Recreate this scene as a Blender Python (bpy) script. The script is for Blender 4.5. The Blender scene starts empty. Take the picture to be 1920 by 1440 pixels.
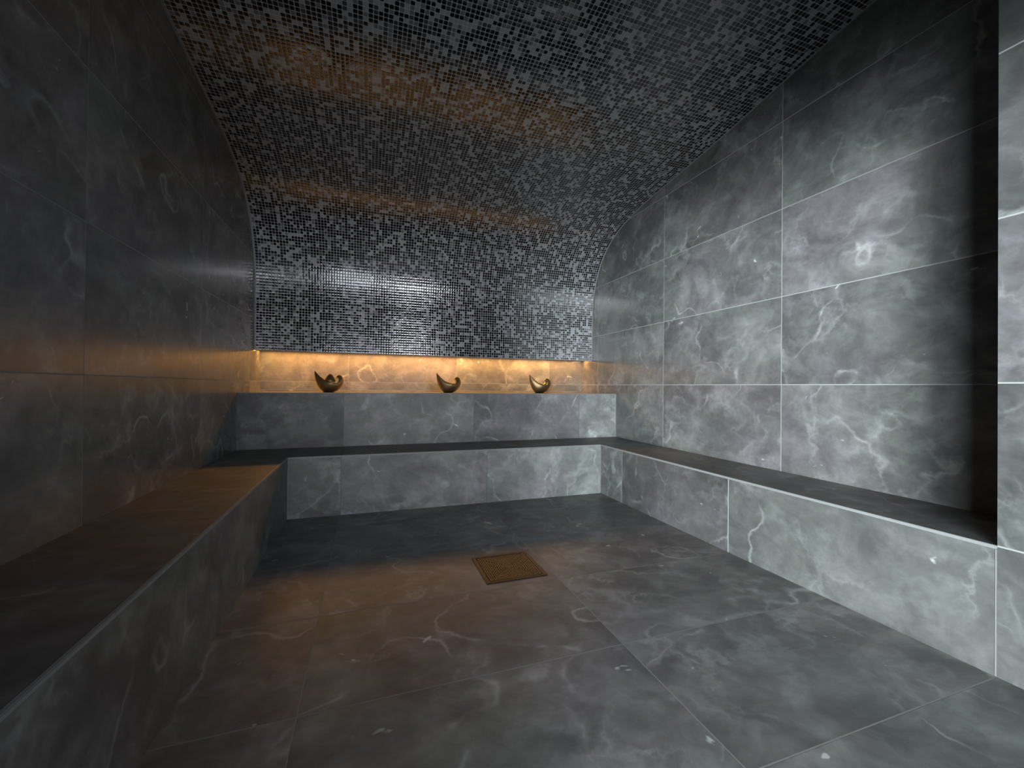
import bpy, bmesh, math, random
from mathutils import Vector, Matrix

S = bpy.context.scene
COL = S.collection
random.seed(7)

# ------------------------------------------------------------------ dimensions (metres, X right, Y into the room, Z up)
WL, WR = -1.0515, 2.6574        # left and right walls
FY = -0.35                      # inner face of the front wall
PY = 0.8488                     # where the right bench alcove starts
BL, BR = -0.5762, 2.1508        # inner faces of the side benches
HB = 0.471                      # bench height
YB, YS, YM, YN = 3.5566, 4.079, 4.617, 4.895   # back bench, ledge, mosaic wall, niche back
HS = 0.9581                     # ledge height
HM = 1.364                      # underside of the mosaic wall
NL, NR = WL, WR      # niche ends
TOP = 3.45
EYE = Vector((0.0, 0.0, 1.0307))

# ------------------------------------------------------------------ camera
def make_camera():
    yaw, pit, rol = (math.radians(a) for a in (19.0275, 0.333, 0.5398))
    F = Vector((math.sin(yaw) * math.cos(pit), math.cos(yaw) * math.cos(pit), math.sin(pit)))
    R = Vector((math.cos(yaw), -math.sin(yaw), 0))
    U = R.cross(F)
    R2 = R * math.cos(rol) + U * math.sin(rol)
    U2 = -R * math.sin(rol) + U * math.cos(rol)
    cam = bpy.data.cameras.new('camera')
    cam.sensor_width = 36
    cam.lens = 36 * 779.74 / 1920
    cam.clip_start = 0.02
    o = bpy.data.objects.new('camera', cam)
    COL.objects.link(o)
    m = Matrix((R2, U2, -F)).transposed().to_4x4()
    m.translation = EYE
    o.matrix_world = m
    S.camera = o
make_camera()

# ------------------------------------------------------------------ colour management
S.view_settings.view_transform = 'Standard'
S.view_settings.look = 'None'
S.view_settings.gamma = 1
S.view_settings.exposure = 1.1
S.view_settings.use_curve_mapping = False

# ------------------------------------------------------------------ world: dim cool daylight of the lobby outside the doorway
w = bpy.data.worlds.new('world')
S.world = w
w.use_nodes = True
w.node_tree.nodes['Background'].inputs[0].default_value = (0.62, 0.74, 0.95, 1)
w.node_tree.nodes['Background'].inputs[1].default_value = 0.18

# ------------------------------------------------------------------ lights
def area(name, loc, target, sx, sy, power, color, spread=180):
    d = bpy.data.lights.new(name, 'AREA')
    d.shape = 'RECTANGLE'
    d.size, d.size_y = sx, sy
    d.energy = power
    d.color = color
    d.spread = math.radians(spread)
    o = bpy.data.objects.new(name, d)
    COL.objects.link(o)
    loc = Vector(loc)
    o.location = loc
    o.rotation_euler = (Vector(target) - loc).to_track_quat('-Z', 'Y').to_euler()
    return o
# long daylight window of the lobby, left of the doorway
area('lobby_window_light', (-6.6, -8.8, 1.3), (-0.4, -0.35, 1.5), 4.0, 2.8, 1750, (0.87, 0.95, 1.0))
area('lobby_daylight_fill', (-3.7, -3.9, 1.2), (-1.2, -0.35, 1.3), 3.0, 1.6, 430, (0.87, 0.95, 1.0))  # unseen fill panel, added to soften the shadow edges of the daylight
# softer light of the lobby straight behind the doorway
area('lobby_daylight', (-1.0, -4.2, 1.0), (1.2, 0, 1.4), 2.2, 2.0, 30, (0.84, 0.92, 1.0), 110)
# small lobby light source seen mirrored in the mosaic
area('lobby_lamp', (1.25, -4.2, 1.5), (0.7, 3.5, 1.5), 1.0, 0.42, 5, (0.95, 0.93, 1.0), 50)
# warm LED strip in the slot above the niche
area('niche_led_strip', ((NL + NR) / 2, 4.775, 1.3715), ((NL + NR) / 2, 4.80, 0), NR - NL - 0.02, 0.10, 15.5, (1.0, 0.46, 0.11))

# ------------------------------------------------------------------ node helpers
def newmat(name):
    m = bpy.data.materials.new(name)
    m.use_nodes = True
    nt = m.node_tree
    nt.nodes.clear()
    return m, nt
def N(nt, t, **kw):
    n = nt.nodes.new(t)
    for k, v in kw.items():
        setattr(n, k, v)
    return n
def MA(nt, op, a, b=None, c=None, clamp=False):
    n = nt.nodes.new('ShaderNodeMath')
    n.operation = op
    n.use_clamp = clamp
    for i, x in enumerate((a, b, c)):
        if x is None: continue
        if isinstance(x, (int, float)): n.inputs[i].default_value = x
        else: nt.links.new(x, n.inputs[i])
    return n.outputs[0]
def VM(nt, op, a, b=None, scale=None):
    n = nt.nodes.new('ShaderNodeVectorMath')
    n.operation = op
    for i, x in enumerate((a, b)):
        if x is None: continue
        if isinstance(x, (tuple, list)): n.inputs[i].default_value = x
        else: nt.links.new(x, n.inputs[i])
    if scale is not None:
        if isinstance(scale, (int, float)): n.inputs['Scale'].default_value = scale
        else: nt.links.new(scale, n.inputs['Scale'])
    return n.outputs['Value'] if op in ('DOT_PRODUCT', 'LENGTH') else n.outputs['Vector']
def RAMP(nt, fac, stops, interp='LINEAR'):
    n = nt.nodes.new('ShaderNodeValToRGB')
    cr = n.color_ramp
    cr.interpolation = interp
    while len(cr.elements) > 1: cr.elements.remove(cr.elements[-1])
    cr.elements[0].position = stops[0][0]
    cr.elements[0].color = (*stops[0][1], 1)
    for p, c in stops[1:]:
        e = cr.elements.new(p)
        e.color = (*c, 1)
    nt.links.new(fac, n.inputs[0])
    return n.outputs[0]
def MIX(nt, fac, a, b, blend='MIX'):
    n = nt.nodes.new('ShaderNodeMix')
    n.data_type = 'RGBA'
    n.blend_type = blend
    for s, x in ((n.inputs[0], fac), (n.inputs[6], a), (n.inputs[7], b)):
        if isinstance(x, (int, float)): s.default_value = x
        elif isinstance(x, tuple): s.default_value = (*x, 1)
        else: nt.links.new(x, s)
    return n.outputs[2]
def NOISE(nt, vec, scale, detail=4, rough=.5, dist=0):
    n = nt.nodes.new('ShaderNodeTexNoise')
    n.inputs['Scale'].default_value = scale
    n.inputs['Detail'].default_value = detail
    n.inputs['Roughness'].default_value = rough
    n.inputs['Distortion'].default_value = dist
    nt.links.new(vec, n.inputs['Vector'])
    return n
def BSDF(nt, color, rough, metal=0, normal=None, spec=.5):
    b = nt.nodes.new('ShaderNodeBsdfPrincipled')
    o = nt.nodes.new('ShaderNodeOutputMaterial')
    for nm, x in (('Base Color', color), ('Roughness', rough), ('Metallic', metal), ('Specular IOR Level', spec)):
        s = b.inputs[nm]
        if isinstance(x, (int, float)): s.default_value = x
        elif isinstance(x, tuple): s.default_value = (*x, 1)
        else: nt.links.new(x, s)
    if normal is not None: nt.links.new(normal, b.inputs['Normal'])
    nt.links.new(b.outputs[0], o.inputs[0])
    return b

# ------------------------------------------------------------------ materials
def marble(name, gain=1.0, rough=.24, spec=.5):
    """dark grey marble-look porcelain; every tile carries its own offset in the attribute 'tc'"""
    m, nt = newmat(name)
    at = N(nt, 'ShaderNodeAttribute', attribute_name='tc')
    v = at.outputs['Vector']
    mp = N(nt, 'ShaderNodeMapping')
    mp.inputs['Rotation'].default_value = (0, 0, 1.0)
    mp.inputs['Scale'].default_value = (1, 1.45, 1)
    nt.links.new(v, mp.inputs['Vector'])
    st = mp.outputs[0]
    big = NOISE(nt, v, 1.5, 3, .5, .3).outputs['Fac']
    cl = NOISE(nt, st, 3.0, 10, .66, .7).outputs['Fac']
    c2 = NOISE(nt, v, 9, 7, .65, 1.5).outputs['Fac']
    f = MA(nt, 'ADD', MA(nt, 'MULTIPLY', big, .30), MA(nt, 'ADD', MA(nt, 'MULTIPLY', cl, .50), MA(nt, 'MULTIPLY', c2, .20)))
    base = RAMP(nt, f, [(.35, (.070, .071, .071)), (.45, (.098, .099, .098)), (.53, (.132, .134, .131)), (.60, (.172, .174, .170)), (.68, (.225, .228, .223))])
    # thin pale veins: ridges of a warped noise, broken up by a mask
    def vein(scale, dist, width, mscale, lo, hi, seed):
        vv = VM(nt, 'ADD', v, (seed, seed * .7, seed * .3))
        wr = NOISE(nt, vv, scale * 1.7, 5, .6)
        vw = VM(nt, 'ADD', vv, VM(nt, 'SCALE', VM(nt, 'SUBTRACT', wr.outputs['Color'], (.5, .5, .5)), scale=dist))
        n = NOISE(nt, vw, scale, 2, .45).outputs['Fac']
        r = MA(nt, 'ABSOLUTE', MA(nt, 'SUBTRACT', n, .5))
        r = MA(nt, 'SUBTRACT', 1, MA(nt, 'DIVIDE', r, width), clamp=True)
        r = MA(nt, 'POWER', r, 1.6)
        mk = NOISE(nt, vv, mscale, 4, .6, .5).outputs['Fac']
        mk = MA(nt, 'DIVIDE', MA(nt, 'SUBTRACT', mk, lo), hi - lo, clamp=True)
        return MA(nt, 'MULTIPLY', r, mk)
    v1 = vein(1.6, .18, .014, 2.9, .46, .66, 3.1)
    v2 = vein(3.1, .30, .055, 3.0, .46, .72, 11.7)
    v3 = vein(1.9, .62, .11, 2.2, .42, .68, 23.9)
    vs = MA(nt, 'ADD', MA(nt, 'MULTIPLY', v1, .60), MA(nt, 'ADD', MA(nt, 'MULTIPLY', v2, .42), MA(nt, 'MULTIPLY', v3, .34)), clamp=True)
    col = MIX(nt, vs, base, (.40, .415, .405))
    # few bright flecks
    fl = NOISE(nt, st, 7.5, 3, .5, .8).outputs['Fac']
    fl = MA(nt, 'DIVIDE', MA(nt, 'SUBTRACT', fl, .715), .05, clamp=True)
    col = MIX(nt, MA(nt, 'MULTIPLY', fl, .8), col, (.52, .54, .52))
    # faint hue drift between greenish and violet grey
    hu = NOISE(nt, v, 1.1, 2, .5).outputs['Fac']
    tint = RAMP(nt, hu, [(.40, (.965, 1.01, .98)), (.5, (1, 1, 1)), (.60, (1.02, .985, 1.03))])
    col = MIX(nt, 1.0, col, tint, 'MULTIPLY')
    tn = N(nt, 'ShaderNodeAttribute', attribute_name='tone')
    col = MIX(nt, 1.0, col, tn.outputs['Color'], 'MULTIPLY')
    if gain != 1: col = MIX(nt, 1.0, col, (gain, gain, gain), 'MULTIPLY')
    rg = MA(nt, 'ADD', rough - .03, MA(nt, 'MULTIPLY', cl, .06))
    BSDF(nt, col, rg, spec=spec)
    return m
def plain(name, col, rough=.6, metal=0, spec=.5, var=.12, scale=30):
    m, nt = newmat(name)
    tc = N(nt, 'ShaderNodeTexCoord')
    n = NOISE(nt, tc.outputs['Object'], scale, 4, .6).outputs['Fac']
    lo = tuple(c * (1 - var) for c in col)
    hi = tuple(min(1, c * (1 + var)) for c in col)
    BSDF(nt, MIX(nt, n, lo, hi), rough, metal, spec=spec)
    return m
CHIP = 0.0267
def mosaic():
    m, nt = newmat('mosaic_glass')
    uvn = N(nt, 'ShaderNodeAttribute', attribute_name='mc')       # u = metres across, v = metres along the vault
    uv = VM(nt, 'SCALE', uvn.outputs['Vector'], scale=1 / CHIP)
    sep = N(nt, 'ShaderNodeSeparateXYZ')
    nt.links.new(uv, sep.inputs[0])
    cu, cv = MA(nt, 'FLOOR', sep.outputs[0]), MA(nt, 'FLOOR', sep.outputs[1])
    fu = MA(nt, 'SUBTRACT', MA(nt, 'SUBTRACT', sep.outputs[0], cu), .5)
    fv = MA(nt, 'SUBTRACT', MA(nt, 'SUBTRACT', sep.outputs[1], cv), .5)
    cid = N(nt, 'ShaderNodeCombineXYZ')
    nt.links.new(cu, cid.inputs[0]); nt.links.new(cv, cid.inputs[1])
    wn = N(nt, 'ShaderNodeTexWhiteNoise', noise_dimensions='3D')
    # chips of one tone often sit in short runs, along or across the rows
    def pair(hu, hv, seed):
        c = N(nt, 'ShaderNodeCombineXYZ')
        nt.links.new(MA(nt, 'FLOOR', MA(nt, 'DIVIDE', cu, hu)), c.inputs[0])
        nt.links.new(MA(nt, 'FLOOR', MA(nt, 'DIVIDE', cv, hv)), c.inputs[1])
        c.inputs[2].default_value = seed
        w_ = N(nt, 'ShaderNodeTexWhiteNoise', noise_dimensions='3D')
        nt.links.new(c.outputs[0], w_.inputs['Vector'])
        return c.outputs[0], MA(nt, 'LESS_THAN', w_.outputs['Value'], .16)
    ida, ma_ = pair(2, 1, 31.0)
    idb, mb_ = pair(1, 3, 57.0)
    def pick(a, b, f):
        mx = N(nt, 'ShaderNodeMix', data_type='VECTOR')
        nt.links.new(f, mx.inputs[0]); nt.links.new(a, mx.inputs[4]); nt.links.new(b, mx.inputs[5])
        return mx.outputs[1]
    nt.links.new(pick(pick(cid.outputs[0], ida, ma_), idb, mb_), wn.inputs['Vector'])
    shade = RAMP(nt, wn.outputs['Value'], [(0, (.004, .004, .006)), (.31, (.050, .053, .058)), (.52, (.155, .163, .172)), (.72, (.33, .345, .355))], 'CONSTANT')
    wn2 = N(nt, 'ShaderNodeTexWhiteNoise', noise_dimensions='3D')
    nt.links.new(VM(nt, 'ADD', cid.outputs[0], (71.3, 19.7, 5.5)), wn2.inputs['Vector'])
    s2 = N(nt, 'ShaderNodeSeparateXYZ')
    nt.links.new(wn2.outputs['Color'], s2.inputs[0])
    # rounded square chip mask
    au, av = MA(nt, 'ABSOLUTE', fu), MA(nt, 'ABSOLUTE', fv)
    d = MA(nt, 'ADD', MA(nt, 'POWER', MA(nt, 'MULTIPLY', au, 2.0), 6), MA(nt, 'POWER', MA(nt, 'MULTIPLY', av, 2.0), 6))
    # seams between sheets of eleven chips are a little wider here and there
    su = MA(nt, 'FRACT', MA(nt, 'DIVIDE', MA(nt, 'ADD', cu, .5), 11))
    mask = MA(nt, 'LESS_THAN', d, .44)
    grout = (.38, .395, .40)
    col = MIX(nt, mask, grout, shade)
    # each chip is pillowed and sits at its own small angle
    geo = N(nt, 'ShaderNodeNewGeometry')
    nrm = geo.outputs['Normal']
    tx = VM(nt, 'NORMALIZE', VM(nt, 'CROSS_PRODUCT', VM(nt, 'CROSS_PRODUCT', nrm, (1, 0, 0)), nrm))
    ty = VM(nt, 'NORMALIZE', VM(nt, 'CROSS_PRODUCT', nrm, tx))
    p = .10
    kx = MA(nt, 'ADD', MA(nt, 'MULTIPLY', MA(nt, 'SUBTRACT', s2.outputs[0], .5), .014), MA(nt, 'MULTIPLY', MA(nt, 'ADD', MA(nt, 'MULTIPLY', fu, .35), MA(nt, 'MULTIPLY', MA(nt, 'MULTIPLY', fu, MA(nt, 'MULTIPLY', fu, fu)), 8)), p))
    ky = MA(nt, 'ADD', MA(nt, 'MULTIPLY', MA(nt, 'SUBTRACT', s2.outputs[1], .5), .014), MA(nt, 'MULTIPLY', MA(nt, 'ADD', MA(nt, 'MULTIPLY', fv, .35), MA(nt, 'MULTIPLY', MA(nt, 'MULTIPLY', fv, MA(nt, 'MULTIPLY', fv, fv)), 8)), p))
    n2 = VM(nt, 'NORMALIZE', VM(nt, 'ADD', nrm, VM(nt, 'ADD', VM(nt, 'SCALE', tx, scale=kx), VM(nt, 'SCALE', ty, scale=ky))))
    rough = MA(nt, 'ADD', MA(nt, 'MULTIPLY', mask, -.61), .68)
    BSDF(nt, col, rough, normal=n2, spec=.8)
    return m

M_TILE = marble('grey_marble_tile')
M_RISER = marble('grey_marble_riser_tile', 1.0, .45, .35)
M_SEAT_SHADED = marble('grey_marble_seat_shaded', .84, .45, .25)  # darker copy of the marble: shade under low light put into the colour
M_FLOOR = marble('grey_marble_floor_tile', 1.15, .42, .25)
M_GROUT = plain('pale_grout', (.30, .31, .305), .8)
M_DGROUT = plain('grey_grout', (.17, .175, .172), .8)
M_NGROUT = plain('faint_grout', (.105, .11, .108), .8)
M_EDGE = plain('satin_edge_profile', (.23, .24, .235), .5, .0)
M_CORE = plain('cement_board', (.12, .12, .12), .9)
M_MOSAIC = mosaic()
M_BRASS = plain('aged_brass', (.27, .185, .088), .42, .88, var=.25, scale=60)
M_DARKBRASS = plain('dark_brass', (.018, .014, .007), .42, .5, var=.4, scale=90)
M_PIT = plain('drain_pit', (.015, .012, .008), .7)
M_LED = None

# ------------------------------------------------------------------ geometry helpers
def link(name, me, mats, parent=None):
    o = bpy.data.objects.new(name, me)
    COL.objects.link(o)
    for m in mats: me.materials.append(m)
    if parent: o.parent = parent
    return o
def struct(o):
    o['kind'] = 'structure'
    return o
def tiled(name, org, ud, vd, ul, vl, uj, vj, mats=None, g=.0045, th=.10, parent=None, tones=None):
    """slab whose front face (normal ud x vd) is cut into tiles at the joints uj / vj (metres from org);
    every tile gets its own texture offset; th = thickness behind the face"""
    org, ud, vd = Vector(org), Vector(ud), Vector(vd)
    nn = ud.cross(vd)
    def bands(L, js):
        out, a = [], 0.0
        for j in sorted(js, key=lambda q: q[0] if isinstance(q, tuple) else q):
            gg = g
            if isinstance(j, tuple): j, gg = j
            if j - gg / 2 <= a + 1e-4 or j + gg / 2 >= L - 1e-4: continue
            out += [(a, j - gg / 2, 0), (j - gg / 2, j + gg / 2, 1)]
            a = j + gg / 2
        return out + [(a, L, 0)]
    bm = bmesh.new()
    tc = bm.loops.layers.float_vector.new('tc')
    tl = bm.loops.layers.float_vector.new('tone')
    def quad(pts, mat, sd, uvs, tone=1.0):
        f = bm.faces.new([bm.verts.new(p) for p in pts])
        f.material_index = mat
        for l, q in zip(f.loops, uvs):
            l[tc] = (q[0] + sd, q[1] + sd * .37, sd * 1.7)
            l[tl] = (tone, tone, tone)
    rec = .0002
    for iu, (u0, u1, gu) in enumerate(bands(ul, uj)):
        for iv, (v0, v1, gv) in enumerate(bands(vl, vj)):
            sd = random.uniform(0, 60)
            gr = gu or gv
            off = -nn * rec if gr else Vector((0, 0, 0))
            q = [(u0, v0), (u1, v0), (u1, v1), (u0, v1)]
            quad([org + ud * a + vd * b + off for a, b in q], 1 if gr else 0, sd, q, (tones or {}).get((iu // 2, iv // 2), random.uniform(.93, 1.07)))
    if th:
        b = org - nn * th
        P = lambda u, v, k: (org if k else b) + ud * u + vd * v
        c = [(0, 0), (ul, 0), (ul, vl), (0, vl)]
        for i in range(4):
            a0, a1 = c[i], c[(i + 1) % 4]
            L = abs(a1[0] - a0[0]) + abs(a1[1] - a0[1])
            sd = random.uniform(0, 60)
            quad([P(*a0, 0), P(*a1, 0), P(*a1, 1), P(*a0, 1)], 0, sd, [(0, 0), (L, 0), (L, th), (0, th)])
        quad([P(*c[3], 0), P(*c[2], 0), P(*c[1], 0), P(*c[0], 0)], 0, 0, c)
    me = bpy.data.meshes.new(name)
    bm.to_mesh(me); bm.free()
    return link(name, me, mats or [M_TILE, M_GROUT], parent)
def boxmesh(name, lo, hi, mat, parent=None, bevel=0):
    bm = bmesh.new()
    bmesh.ops.create_cube(bm, size=1)
    for v in bm.verts:
        v.co = Vector(((lo[i] + hi[i]) / 2 + v.co[i] * (hi[i] - lo[i])) for i in range(3))
    if bevel: bmesh.ops.bevel(bm, geom=bm.edges[:], offset=bevel, segments=2, affect='EDGES')
    me = bpy.data.meshes.new(name)
    bm.to_mesh(me); bm.free()
    return link(name, me, [mat], parent)
def empty(name, loc, label=None, cat=None, group=None):
    o = bpy.data.objects.new(name, None)
    COL.objects.link(o)
    o.location = loc
    o.empty_display_size = .1
    if label: o['label'] = label; o['category'] = cat
    if group: o['group'] = group
    return o
def adopt(root, *objs):
    """parent objects built in world space to a root placed at the thing's base"""
    for o in objs:
        o.parent = root
        o.matrix_parent_inverse = Matrix.Translation(-root.location)

# ------------------------------------------------------------------ the setting
X, Y, Z = (1, 0, 0), (0, 1, 0), (0, 0, 1)
nX, nY = (-1, 0, 0), (0, -1, 0)
ROWS = [.46, 1.06, 1.66, 2.26, 2.86]
COLS = [.88, 2.08, 3.28, 4.48]
BACK = YN + .12

# floor: front face normal = X x Y = up
struct(tiled('floor', (WL, FY, 0), X, Y, WR - WL, YB + .3 - FY,
             [(-0.2 - WL, .0035), (0.978 - WL, .0055), 2.18 - WL], [.25 - FY, .85 - FY, 1.437 - FY, 2.028 - FY, (2.627 - FY, .0045), (3.22 - FY, .003)],
             [M_FLOOR, plain('floor_grout', (.24, .245, .24), .8)], g=.006, th=.1))
# left wall, normal +X = Y x Z
struct(tiled('wall_left', (WL, FY, 0), Y, Z, BACK - FY, TOP, [(c - FY, .0035) for c in COLS], ROWS, [M_TILE, M_DGROUT], g=.005))
# right wall of the alcove, normal -X : u along -Y
struct(tiled('wall_right', (WR, BACK, 0), nY, Z, BACK - PY + .05, TOP, [BACK - c for c in COLS], ROWS, [M_TILE, M_GROUT], g=.0055))
# wall flush with the right bench front, near the camera
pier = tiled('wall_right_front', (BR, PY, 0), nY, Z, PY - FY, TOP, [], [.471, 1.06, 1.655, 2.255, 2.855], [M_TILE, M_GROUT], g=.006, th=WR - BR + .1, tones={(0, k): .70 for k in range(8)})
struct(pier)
# front wall with the doorway behind the camera
DX0, DX1, DH = -0.8, 1.3, 2.03
struct(tiled('wall_front', (DX0, FY, 0), nX, Z, DX0 - WL + .1, TOP, [.6], ROWS, th=.14))
struct(tiled('wall_front_right', (BR + .3, FY, 0), nX, Z, BR + .3 - DX1, TOP, [.6], ROWS, th=.14))
struct(tiled('wall_front_lintel', (DX1, FY, DH), nX, Z, DX1 - DX0, TOP - DH, [.6], [.14, .74], th=.14))

# ------------------------------------------------------------------ mosaic vault: profile in the YZ plane
PROF = [(4.617, HM), (4.618, 1.55), (4.617, 1.75), (4.611, 1.95), (4.588, 2.14), (4.543, 2.30), (4.472, 2.445), (4.365, 2.59),
        (4.22, 2.71), (4.03, 2.805), (3.82, 2.87), (3.58, 2.92), (3.32, 2.952), (3.0, 2.988), (2.6, 3.04), (2.2, 3.105),
        (1.8, 3.168), (1.4, 3.22), (.9, 3.26), (.3, 3.285), (FY, 3.29)]
def resample(P, step):
    pts = []
    n = len(P)
    for i in range(n - 1):
        p0 = Vector(P[max(i - 1, 0)]); p1 = Vector(P[i]); p2 = Vector(P[i + 1]); p3 = Vector(P[min(i + 2, n - 1)])
        L = (p2 - p1).length
        # centripetal-like tangents
        m1 = (p2 - p0) / max((p2 - p1).length + (p1 - p0).length, 1e-6) * L
        m2 = (p3 - p1) / max((p3 - p2).length + (p2 - p1).length, 1e-6) * L
        for k in range(60):
            t = k / 60
            pts.append((2*t**3-3*t*t+1)*p1 + (t**3-2*t*t+t)*m1 + (-2*t**3+3*t*t)*p2 + (t**3-t*t)*m2)
    pts.append(Vector(P[-1]))
    out, acc, nxt = [pts[0]], 0.0, step
    for a, b in zip(pts, pts[1:]):
        L = (b - a).length
        while acc + L >= nxt:
            out.append(a.lerp(b, (nxt - acc) / L)); nxt += step
        acc += L
    return out
PTS = resample(PROF, CHIP)
SPLIT = next(i for i, p in enumerate(PTS) if p[1] > 2.66)
def vault(name, i0, i1, cap_bottom=False):
    bm = bmesh.new()
    mc = bm.loops.layers.float_vector.new('mc')
    x0, x1 = WL + .001, WR - .001
    for i in range(i0, i1):
        a, b = PTS[i], PTS[i + 1]
        q = [(x0, a, i), (x1, a, i), (x1, b, i + 1), (x0, b, i + 1)]      # normal faces the room
        f = bm.faces.new([bm.verts.new((x, p[0], p[1])) for x, p, _ in q])
        for l, (x, p, k) in zip(f.loops, q): l[mc] = (x - x0 + 10, k * CHIP + .0001 * 0, 0)
    # thickness behind
    def norm(i):
        a, b = PTS[max(i - 1, 0)], PTS[min(i + 1, len(PTS) - 1)]
        t = (b - a).normalized()
        return Vector((t[1], -t[0]))
    T = .045
    rows = list(range(i0, i1 + 1))
    bk = [PTS[i] + norm(i) * T for i in rows]
    for a, b in zip(bk, bk[1:]):
        f = bm.faces.new([bm.verts.new((x, p[0], p[1])) for x, p in ((x0, b), (x1, b), (x1, a), (x0, a))])
        f.material_index = 1
    for k in (0, -1):
        p, q = PTS[rows[k]], bk[k]
        f = bm.faces.new([bm.verts.new((x, r[0], r[1])) for x, r in ((x0, p), (x0, q), (x1, q), (x1, p))])
        f.material_index = 1
    me = bpy.data.meshes.new(name)
    bm.to_mesh(me); bm.free()
    return struct(link(name, me, [M_MOSAIC, M_CORE]))
vault('wall_back', 0, SPLIT)
vault('ceiling', SPLIT, len(PTS) - 1)

# edge profiles where the vault meets the side walls, and under the mosaic
def ribbon(name, x0, x1, mat, i0=0):
    bm = bmesh.new()
    rows = []
    for i in range(i0, len(PTS)):
        a, b = PTS[max(i - 1, 0)], PTS[min(i + 1, len(PTS) - 1)]
        t = (b - a).normalized(); n = Vector((-t[1], t[0]))                # into the room
        p = PTS[i]; q = p + n * .004; r = p - n * .01
        rows.append([bm.verts.new((x, s[0], s[1])) for x, s in ((x0, r), (x0, q), (x1, q), (x1, r))])
    for a, b in zip(rows, rows[1:]):
        for k in range(4):
            bm.faces.new((a[k], a[(k + 1) % 4], b[(k + 1) % 4], b[k]))
    bmesh.ops.recalc_face_normals(bm, faces=bm.faces[:])
    me = bpy.data.meshes.new(name)
    bm.to_mesh(me); bm.free()
    return struct(link(name, me, [mat]))
ribbon('trim_1', WL, WL + .010, M_EDGE)
ribbon('trim_2', WR - .009, WR, M_EDGE)
struct(boxmesh('trim_3', (WL + .010, YM - .003, HM - .006), (WR - .009, YM + .045, HM + .0005), M_EDGE))

# ------------------------------------------------------------------ niche behind and below the mosaic
NJ = [-.207, .992, 2.19]
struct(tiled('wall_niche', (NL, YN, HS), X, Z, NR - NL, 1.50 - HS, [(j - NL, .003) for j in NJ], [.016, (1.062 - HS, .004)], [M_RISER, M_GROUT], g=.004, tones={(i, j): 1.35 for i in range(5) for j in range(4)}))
# slot ceiling that carries the LED strip
struct(boxmesh('ceiling_niche', (WL, YM + .046, 1.385), (WR, YN + .02, 1.44), M_TILE))

# ------------------------------------------------------------------ U-shaped tiled bench
bench = empty('tiled_bench', (0.8, YB, 0), 'U-shaped grey marble-tiled bench running along left, back and right walls', 'bench')
ET = .012
def bench_part(name, *a, **k):
    o = tiled(name, *a, **k)
    adopt(bench, o)
    return o
F0 = FY
# risers
bench_part('riser', (BL, F0, 0), Y, Z, YB - F0, HB - ET, [(.85 - F0, .0045), (2.054 - F0, .0045), (3.19 - F0, .003)], [], mats=[M_RISER, M_DGROUT], th=.03)
bench_part('riser', (BL, YB, 0), X, Z, BR - BL, HB - ET, [(-.2 - BL, .003), (1.0 - BL, .003)], [], mats=[M_RISER, M_NGROUT], th=.03, tones={(0, 0): 1.2, (1, 0): 1.5, (2, 0): 1.65})  # tones rise to the right: daylight on the riser put into tile colour
bench_part('riser', (BR, YB, 0), nY, Z, YB - PY, HB - ET, [(YB - 3.198, .006), (YB - 2.035, .007)], [], mats=[M_RISER, M_GROUT], th=.03, tones={(0, 0): 1.1, (1, 0): .66, (2, 0): .82})
# seats
bench_part('seat', (WL, F0, HB), X, Y, BL - WL - ET, YB - F0 + .0, [], [.85 - F0, 2.05 - F0], mats=[M_SEAT_SHADED, M_NGROUT], th=ET)
bench_part('seat', (WL, YB + ET, HB), X, Y, WR - WL, YS - YB - ET, [(j - WL) for j in (-.2, 1.0)], [], mats=[M_SEAT_SHADED, M_NGROUT], th=ET)
bench_part('seat', (BR + ET, PY, HB), X, Y, WR - BR - ET, YB + ET - PY, [], [2.03 - PY, 3.2 - PY], mats=[M_SEAT_SHADED, M_DGROUT], th=ET)
bench_part('seat', (WL, YB, HB), X, Y, BL - WL - ET, ET, [], [], mats=[M_SEAT_SHADED, M_NGROUT], th=ET)
# pale edge profiles along the seat fronts and in the inner corners
def edge(lo, hi, root=bench, name='edge_trim'):
    o = boxmesh(name, lo, hi, M_EDGE, bevel=.002)
    adopt(root, o)
    return o
edge((BL - ET, F0, HB - ET), (BL + .0015, YB + ET, HB + .001))
edge((BL + .0015, YB - .0015, HB - ET), (BR - .0015, YB + ET, HB + .001))
edge((BR - .0015, PY, HB - ET), (BR + ET, YB + ET, HB + .001))
edge((BR - .0015, PY, 0), (BR + .004, PY + .007, HB - ET))
edge((BL - .001, YB - .005, 0), (BL + .005, YB + .001, HB - ET))
edge((BR - .005, YB - .004, 0), (BR + .001, YB + .001, HB - ET))

# ------------------------------------------------------------------ raised ledge over the back bench
ledge = empty('tiled_ledge', (0.8, YS, HB), 'grey marble-tiled ledge above back bench, its top lit amber by the niche', 'ledge')
r = tiled('ledge_front', (WL, YS, HB), X, Z, WR - WL, HS - HB - .007, [(-.207 - WL, .003), (1.003 - WL, .003), (2.19 - WL, .007)], [], [M_RISER, M_DGROUT], th=.03, tones={(0, 0): 1.0, (1, 0): 1.45, (2, 0): 1.5, (3, 0): 1.55})  # lighter tiles towards the right carry the daylight in their colour
t = tiled('ledge_top', (WL, YS + .006, HS), X, Y, WR - WL, YN + .01 - YS - .006, [(j - WL, .003) for j in (-.207, 1.0, 2.19)], [], [M_TILE, M_DGROUT], th=.01)
e = boxmesh('edge_trim', (WL, YS - .001, HS - .007), (WR, YS + .006, HS + .0005), plain('grey_edge_profile', (.2, .205, .2), .5), bevel=.0015)
e2 = boxmesh('edge_trim', (WR - .006, YS - .003, HB), (WR, YS + .002, HS - .007), M_EDGE)
adopt(ledge, r, t, e, e2)

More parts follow.
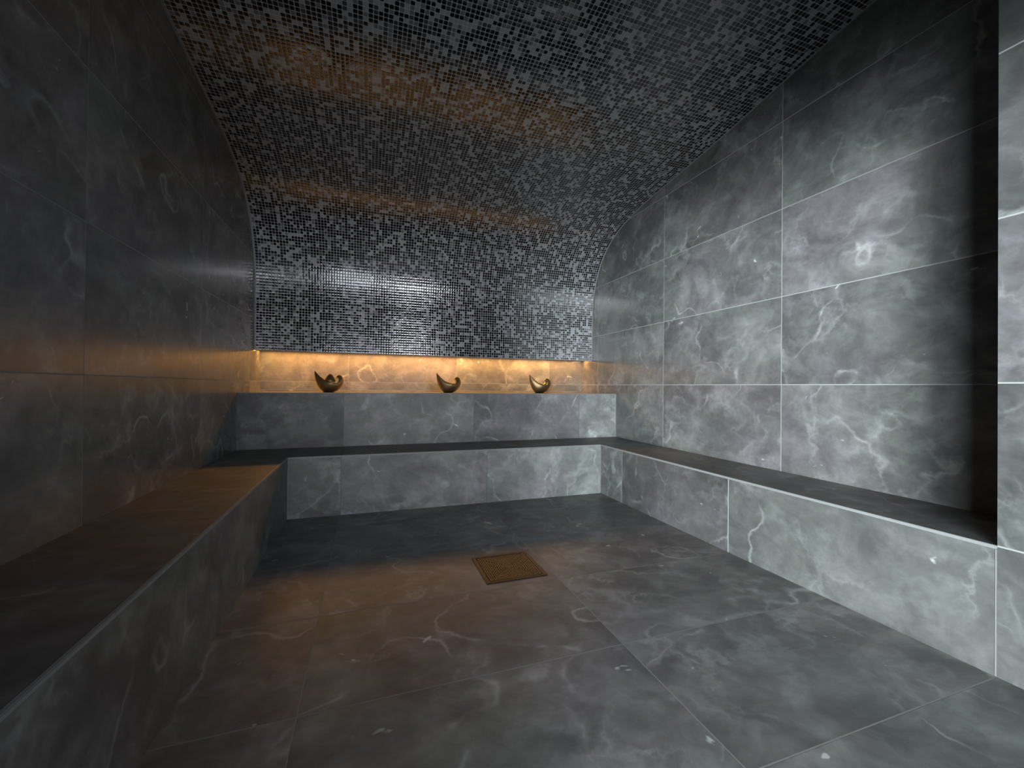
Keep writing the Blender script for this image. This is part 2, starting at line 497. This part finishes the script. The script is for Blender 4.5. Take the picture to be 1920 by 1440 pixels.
# ------------------------------------------------------------------ floor drain
def drain():
    cx, cy, s = .765, 2.257, .1725
    root = empty('floor_drain', (cx, cy, 0), 'square dark brass floor drain with slotted grate set in the floor tiles', 'drain')
    bm = bmesh.new()
    # bevelled frame: nested square loops (half size, height)
    loops = [(s, .0005), (s, .0035), (s - .006, .0045), (s - .020, .0045), (s - .024, .001), (s - .026, .001)]
    prev = None
    for h, z in loops:
        vs = [bm.verts.new((a * h, b * h, z)) for a, b in ((-1, -1), (1, -1), (1, 1), (-1, 1))]
        if prev:
            for k in range(4): bm.faces.new((prev[k], prev[(k + 1) % 4], vs[(k + 1) % 4], vs[k]))
        prev = vs
    bmesh.ops.recalc_face_normals(bm, faces=bm.faces[:])
    me = bpy.data.meshes.new('frame'); bm.to_mesh(me); bm.free()
    link('frame', me, [M_DARKBRASS], root)
    # pit
    bm = bmesh.new()
    h = s - .025
    bm.faces.new([bm.verts.new((a * h, b * h, .0006)) for a, b in ((-1, -1), (1, -1), (1, 1), (-1, 1))])
    me = bpy.data.meshes.new('pit'); bm.to_mesh(me); bm.free()
    link('pit', me, [M_PIT], root)
    # grate: concentric square bars joined by short bridges
    bm = bmesh.new()
    def bar(x0, x1, y0, y1, z=.0042):
        vs = [bm.verts.new((x, y, zz)) for zz in (.0008, z) for x, y in ((x0, y0), (x1, y0), (x1, y1), (x0, y1))]
        for q in ((4, 5, 6, 7), (0, 1, 5, 4), (1, 2, 6, 5), (2, 3, 7, 6), (3, 0, 4, 7)): bm.faces.new([vs[i] for i in q])
    h = s - .0275
    bw, gap = .0062, .0056
    k = 0
    while h > .012:
        a = h - bw
        bar(-h, h, -h, -a); bar(-h, h, a, h); bar(-h, -a, -a, a); bar(a, h, -a, a)
        n = max(2, int(a / .012))
        for i in range(n + 1):
            if (i + k) % 2 and i not in (0, n): pass
            c = -a + 2 * a * i / n
            w_ = .0022
            b = a - gap
            if abs(c) < b:
                bar(c - w_, c + w_, -a, -b, .0036); bar(c - w_, c + w_, b, a, .0036)
                bar(-a, -b, c - w_, c + w_, .0036); bar(b, a, c - w_, c + w_, .0036)
        h = a - gap
        k += 1
    bar(-h, h, -h, h)
    bmesh.ops.recalc_face_normals(bm, faces=bm.faces[:])
    me = bpy.data.meshes.new('grate'); bm.to_mesh(me); bm.free()
    link('grate', me, [plain('worn_brass_grate', (.065, .050, .024), .38, .6, var=.6, scale=70)], root)
    # lifting screws
    for a, b in ((-1, -1), (1, -1), (1, 1), (-1, 1)):
        bm = bmesh.new()
        bmesh.ops.create_cone(bm, cap_ends=True, segments=12, radius1=.0045, radius2=.003, depth=.0016,
                              matrix=Matrix.Translation((a * (s - .034), b * (s - .034), .0050)))
        me = bpy.data.meshes.new('screw'); bm.to_mesh(me); bm.free()
        link('screw', me, [M_BRASS], root)
drain()

# ------------------------------------------------------------------ brass shell bowls on the ledge
U = .257 / 44 / 16            # metres per unit of the traced outline
def pt(x, y): return Vector(((x - 965) * U, 0, (862 - y) * U))
SHELL = [  # outer keel, rim, half width
    ((610, 290), (610, 290), .0005), ((612, 360), (650, 340), .012), ((620, 450), (705, 405), .024), ((645, 560), (770, 475), .038),
    ((690, 680), (835, 530), .050), ((750, 780), (895, 565), .059), ((820, 840), (950, 588), .066), ((900, 862), (1000, 600), .070),
    ((1010, 862), (1050, 603), .070), ((1110, 848), (1095, 608), .066), ((1190, 805), (1135, 622), .058), ((1255, 735), (1165, 615), .050),
    ((1305, 650), (1190, 590), .043), ((1328, 560), (1203, 555), .036), ((1318, 480), (1203, 520), .031), ((1275, 425), (1192, 492), .026),
    ((1220, 400), (1178, 475), .021), ((1170, 415), (1160, 470), .016), ((1138, 450), (1143, 480), .010), ((1120, 487), (1128, 492), .004)]
def catm(L, n):
    out = []
    for i in range(len(L) - 1):
        p = [L[max(i - 1, 0)], L[i], L[i + 1], L[min(i + 2, len(L) - 1)]]
        for k in range(n):
            t = k / n
            out.append(tuple(.5 * ((2 * b) + (c - a) * t + (2*a - 5*b + 4*c - d) * t*t + (3*b - a - 3*c + d) * t**3) for a, b, c, d in zip(*p)))
    return out + [L[-1]]
def sheet(name, rows, thick, mat, parent):
    bm = bmesh.new()
    g = [[bm.verts.new(p) for p in r] for r in rows]
    for a, b in zip(g, g[1:]):
        for k in range(len(a) - 1): bm.faces.new((a[k], a[k + 1], b[k + 1], b[k]))
    bmesh.ops.remove_doubles(bm, verts=bm.verts[:], dist=.0002)
    bmesh.ops.recalc_face_normals(bm, faces=bm.faces[:])
    for f in bm.faces: f.smooth = True
    me = bpy.data.meshes.new(name); bm.to_mesh(me); bm.free()
    o = link(name, me, [mat], parent)
    if thick:
        md = o.modifiers.new('solid', 'SOLIDIFY'); md.thickness = thick; md.offset = 0
    return o
def shell(x, label, fill, rot=0.0):
    root = empty('shell_bowl', (x, 4.42, HS + .001), label, 'bowl', 'brass shell bowls on the ledge')
    root.rotation_euler.z = rot
    L = [(*a, *b, w_) for a, b, w_ in SHELL]
    rows = []
    for kx, ky, rx, ry, w_ in catm(L, 4):
        K, R = pt(kx, ky), pt(rx, ry)
        r = []
        for j in range(-10, 11):
            th = j / 10 * math.pi / 2
            p = K + (R - K) * (1 - math.cos(th)) ** .9
            p.y = w_ * math.sin(th)
            r.append(p)
        rows.append(r)
    sheet('bowl_body', rows, .0022, M_BRASS, root)
    # inner volute: a small curled leaf springing from the bowl towards the hook
    V = [((1000, 640), .030), ((1050, 610), .030), ((1095, 585), .028), ((1130, 555), .024), ((1158, 520), .018), ((1166, 495), .012), ((1155, 475), .006)]
    rows = []
    for vx, vy, w_ in catm([(*a, w_) for a, w_ in V], 4):
        r = []
        for j in range(-6, 7):
            p = pt(vx, vy); p.y = w_ * j / 6; p.z -= .004 * (j / 6) ** 2
            r.append(p)
        rows.append(r)
    sheet('inner_curl', rows, .002, M_BRASS, root)
    # flat foot
    bm = bmesh.new()
    bmesh.ops.create_cone(bm, cap_ends=True, segments=40, radius1=.046, radius2=.054, depth=.006, matrix=Matrix.Translation((pt(960, 0).x, 0, .003)) @ Matrix.Diagonal((1, .75, 1, 1)))
    me = bpy.data.meshes.new('foot'); bm.to_mesh(me); bm.free()
    link('foot', me, [M_DARKBRASS], root)
    if fill == 'leaf':
        # pointed folded lid-like leaf standing inside the bowl
        rows = []
        for i in range(13):
            t = i / 12
            cx = pt(870 + 245 * t, 0).x
            top = pt(0, 560 - 165 * math.sin(math.pi * t) ** .8 - 20).z
            rows.append([Vector((cx, (-.030 + .008 * k) * math.sin(math.pi * t) - .004, pt(0, 590).z + (top - pt(0, 590).z) * (k / 6) ** .7)) for k in range(7)])
        sheet('inner_leaf', rows, .002, M_BRASS, root)
    if fill == 'twigs':
        for a, b in (((945, 640), (1015, 500)), ((955, 640), (965, 530)), ((950, 640), (990, 560))):
            A, B = pt(a[0] - 10, a[1]), pt(b[0] - 10, b[1])
            bm = bmesh.new()
            d = B - A
            bmesh.ops.create_cone(bm, cap_ends=True, segments=8, radius1=.0022, radius2=.0008, depth=d.length,
                                  matrix=Matrix.Translation((A + B) / 2) @ d.to_track_quat('Z', 'Y').to_matrix().to_4x4())
            me = bpy.data.meshes.new('sprig'); bm.to_mesh(me); bm.free()
            link('sprig', me, [M_BRASS], root)
shell(-.365, 'brass shell-shaped bowl at left end of ledge, with a folded leaf piece inside', 'leaf')
shell(.808, 'brass shell-shaped bowl in the middle of the ledge, empty and dark bellied', None)
shell(1.862, 'brass shell-shaped bowl at right end of ledge, thin sprigs sticking up', 'twigs')
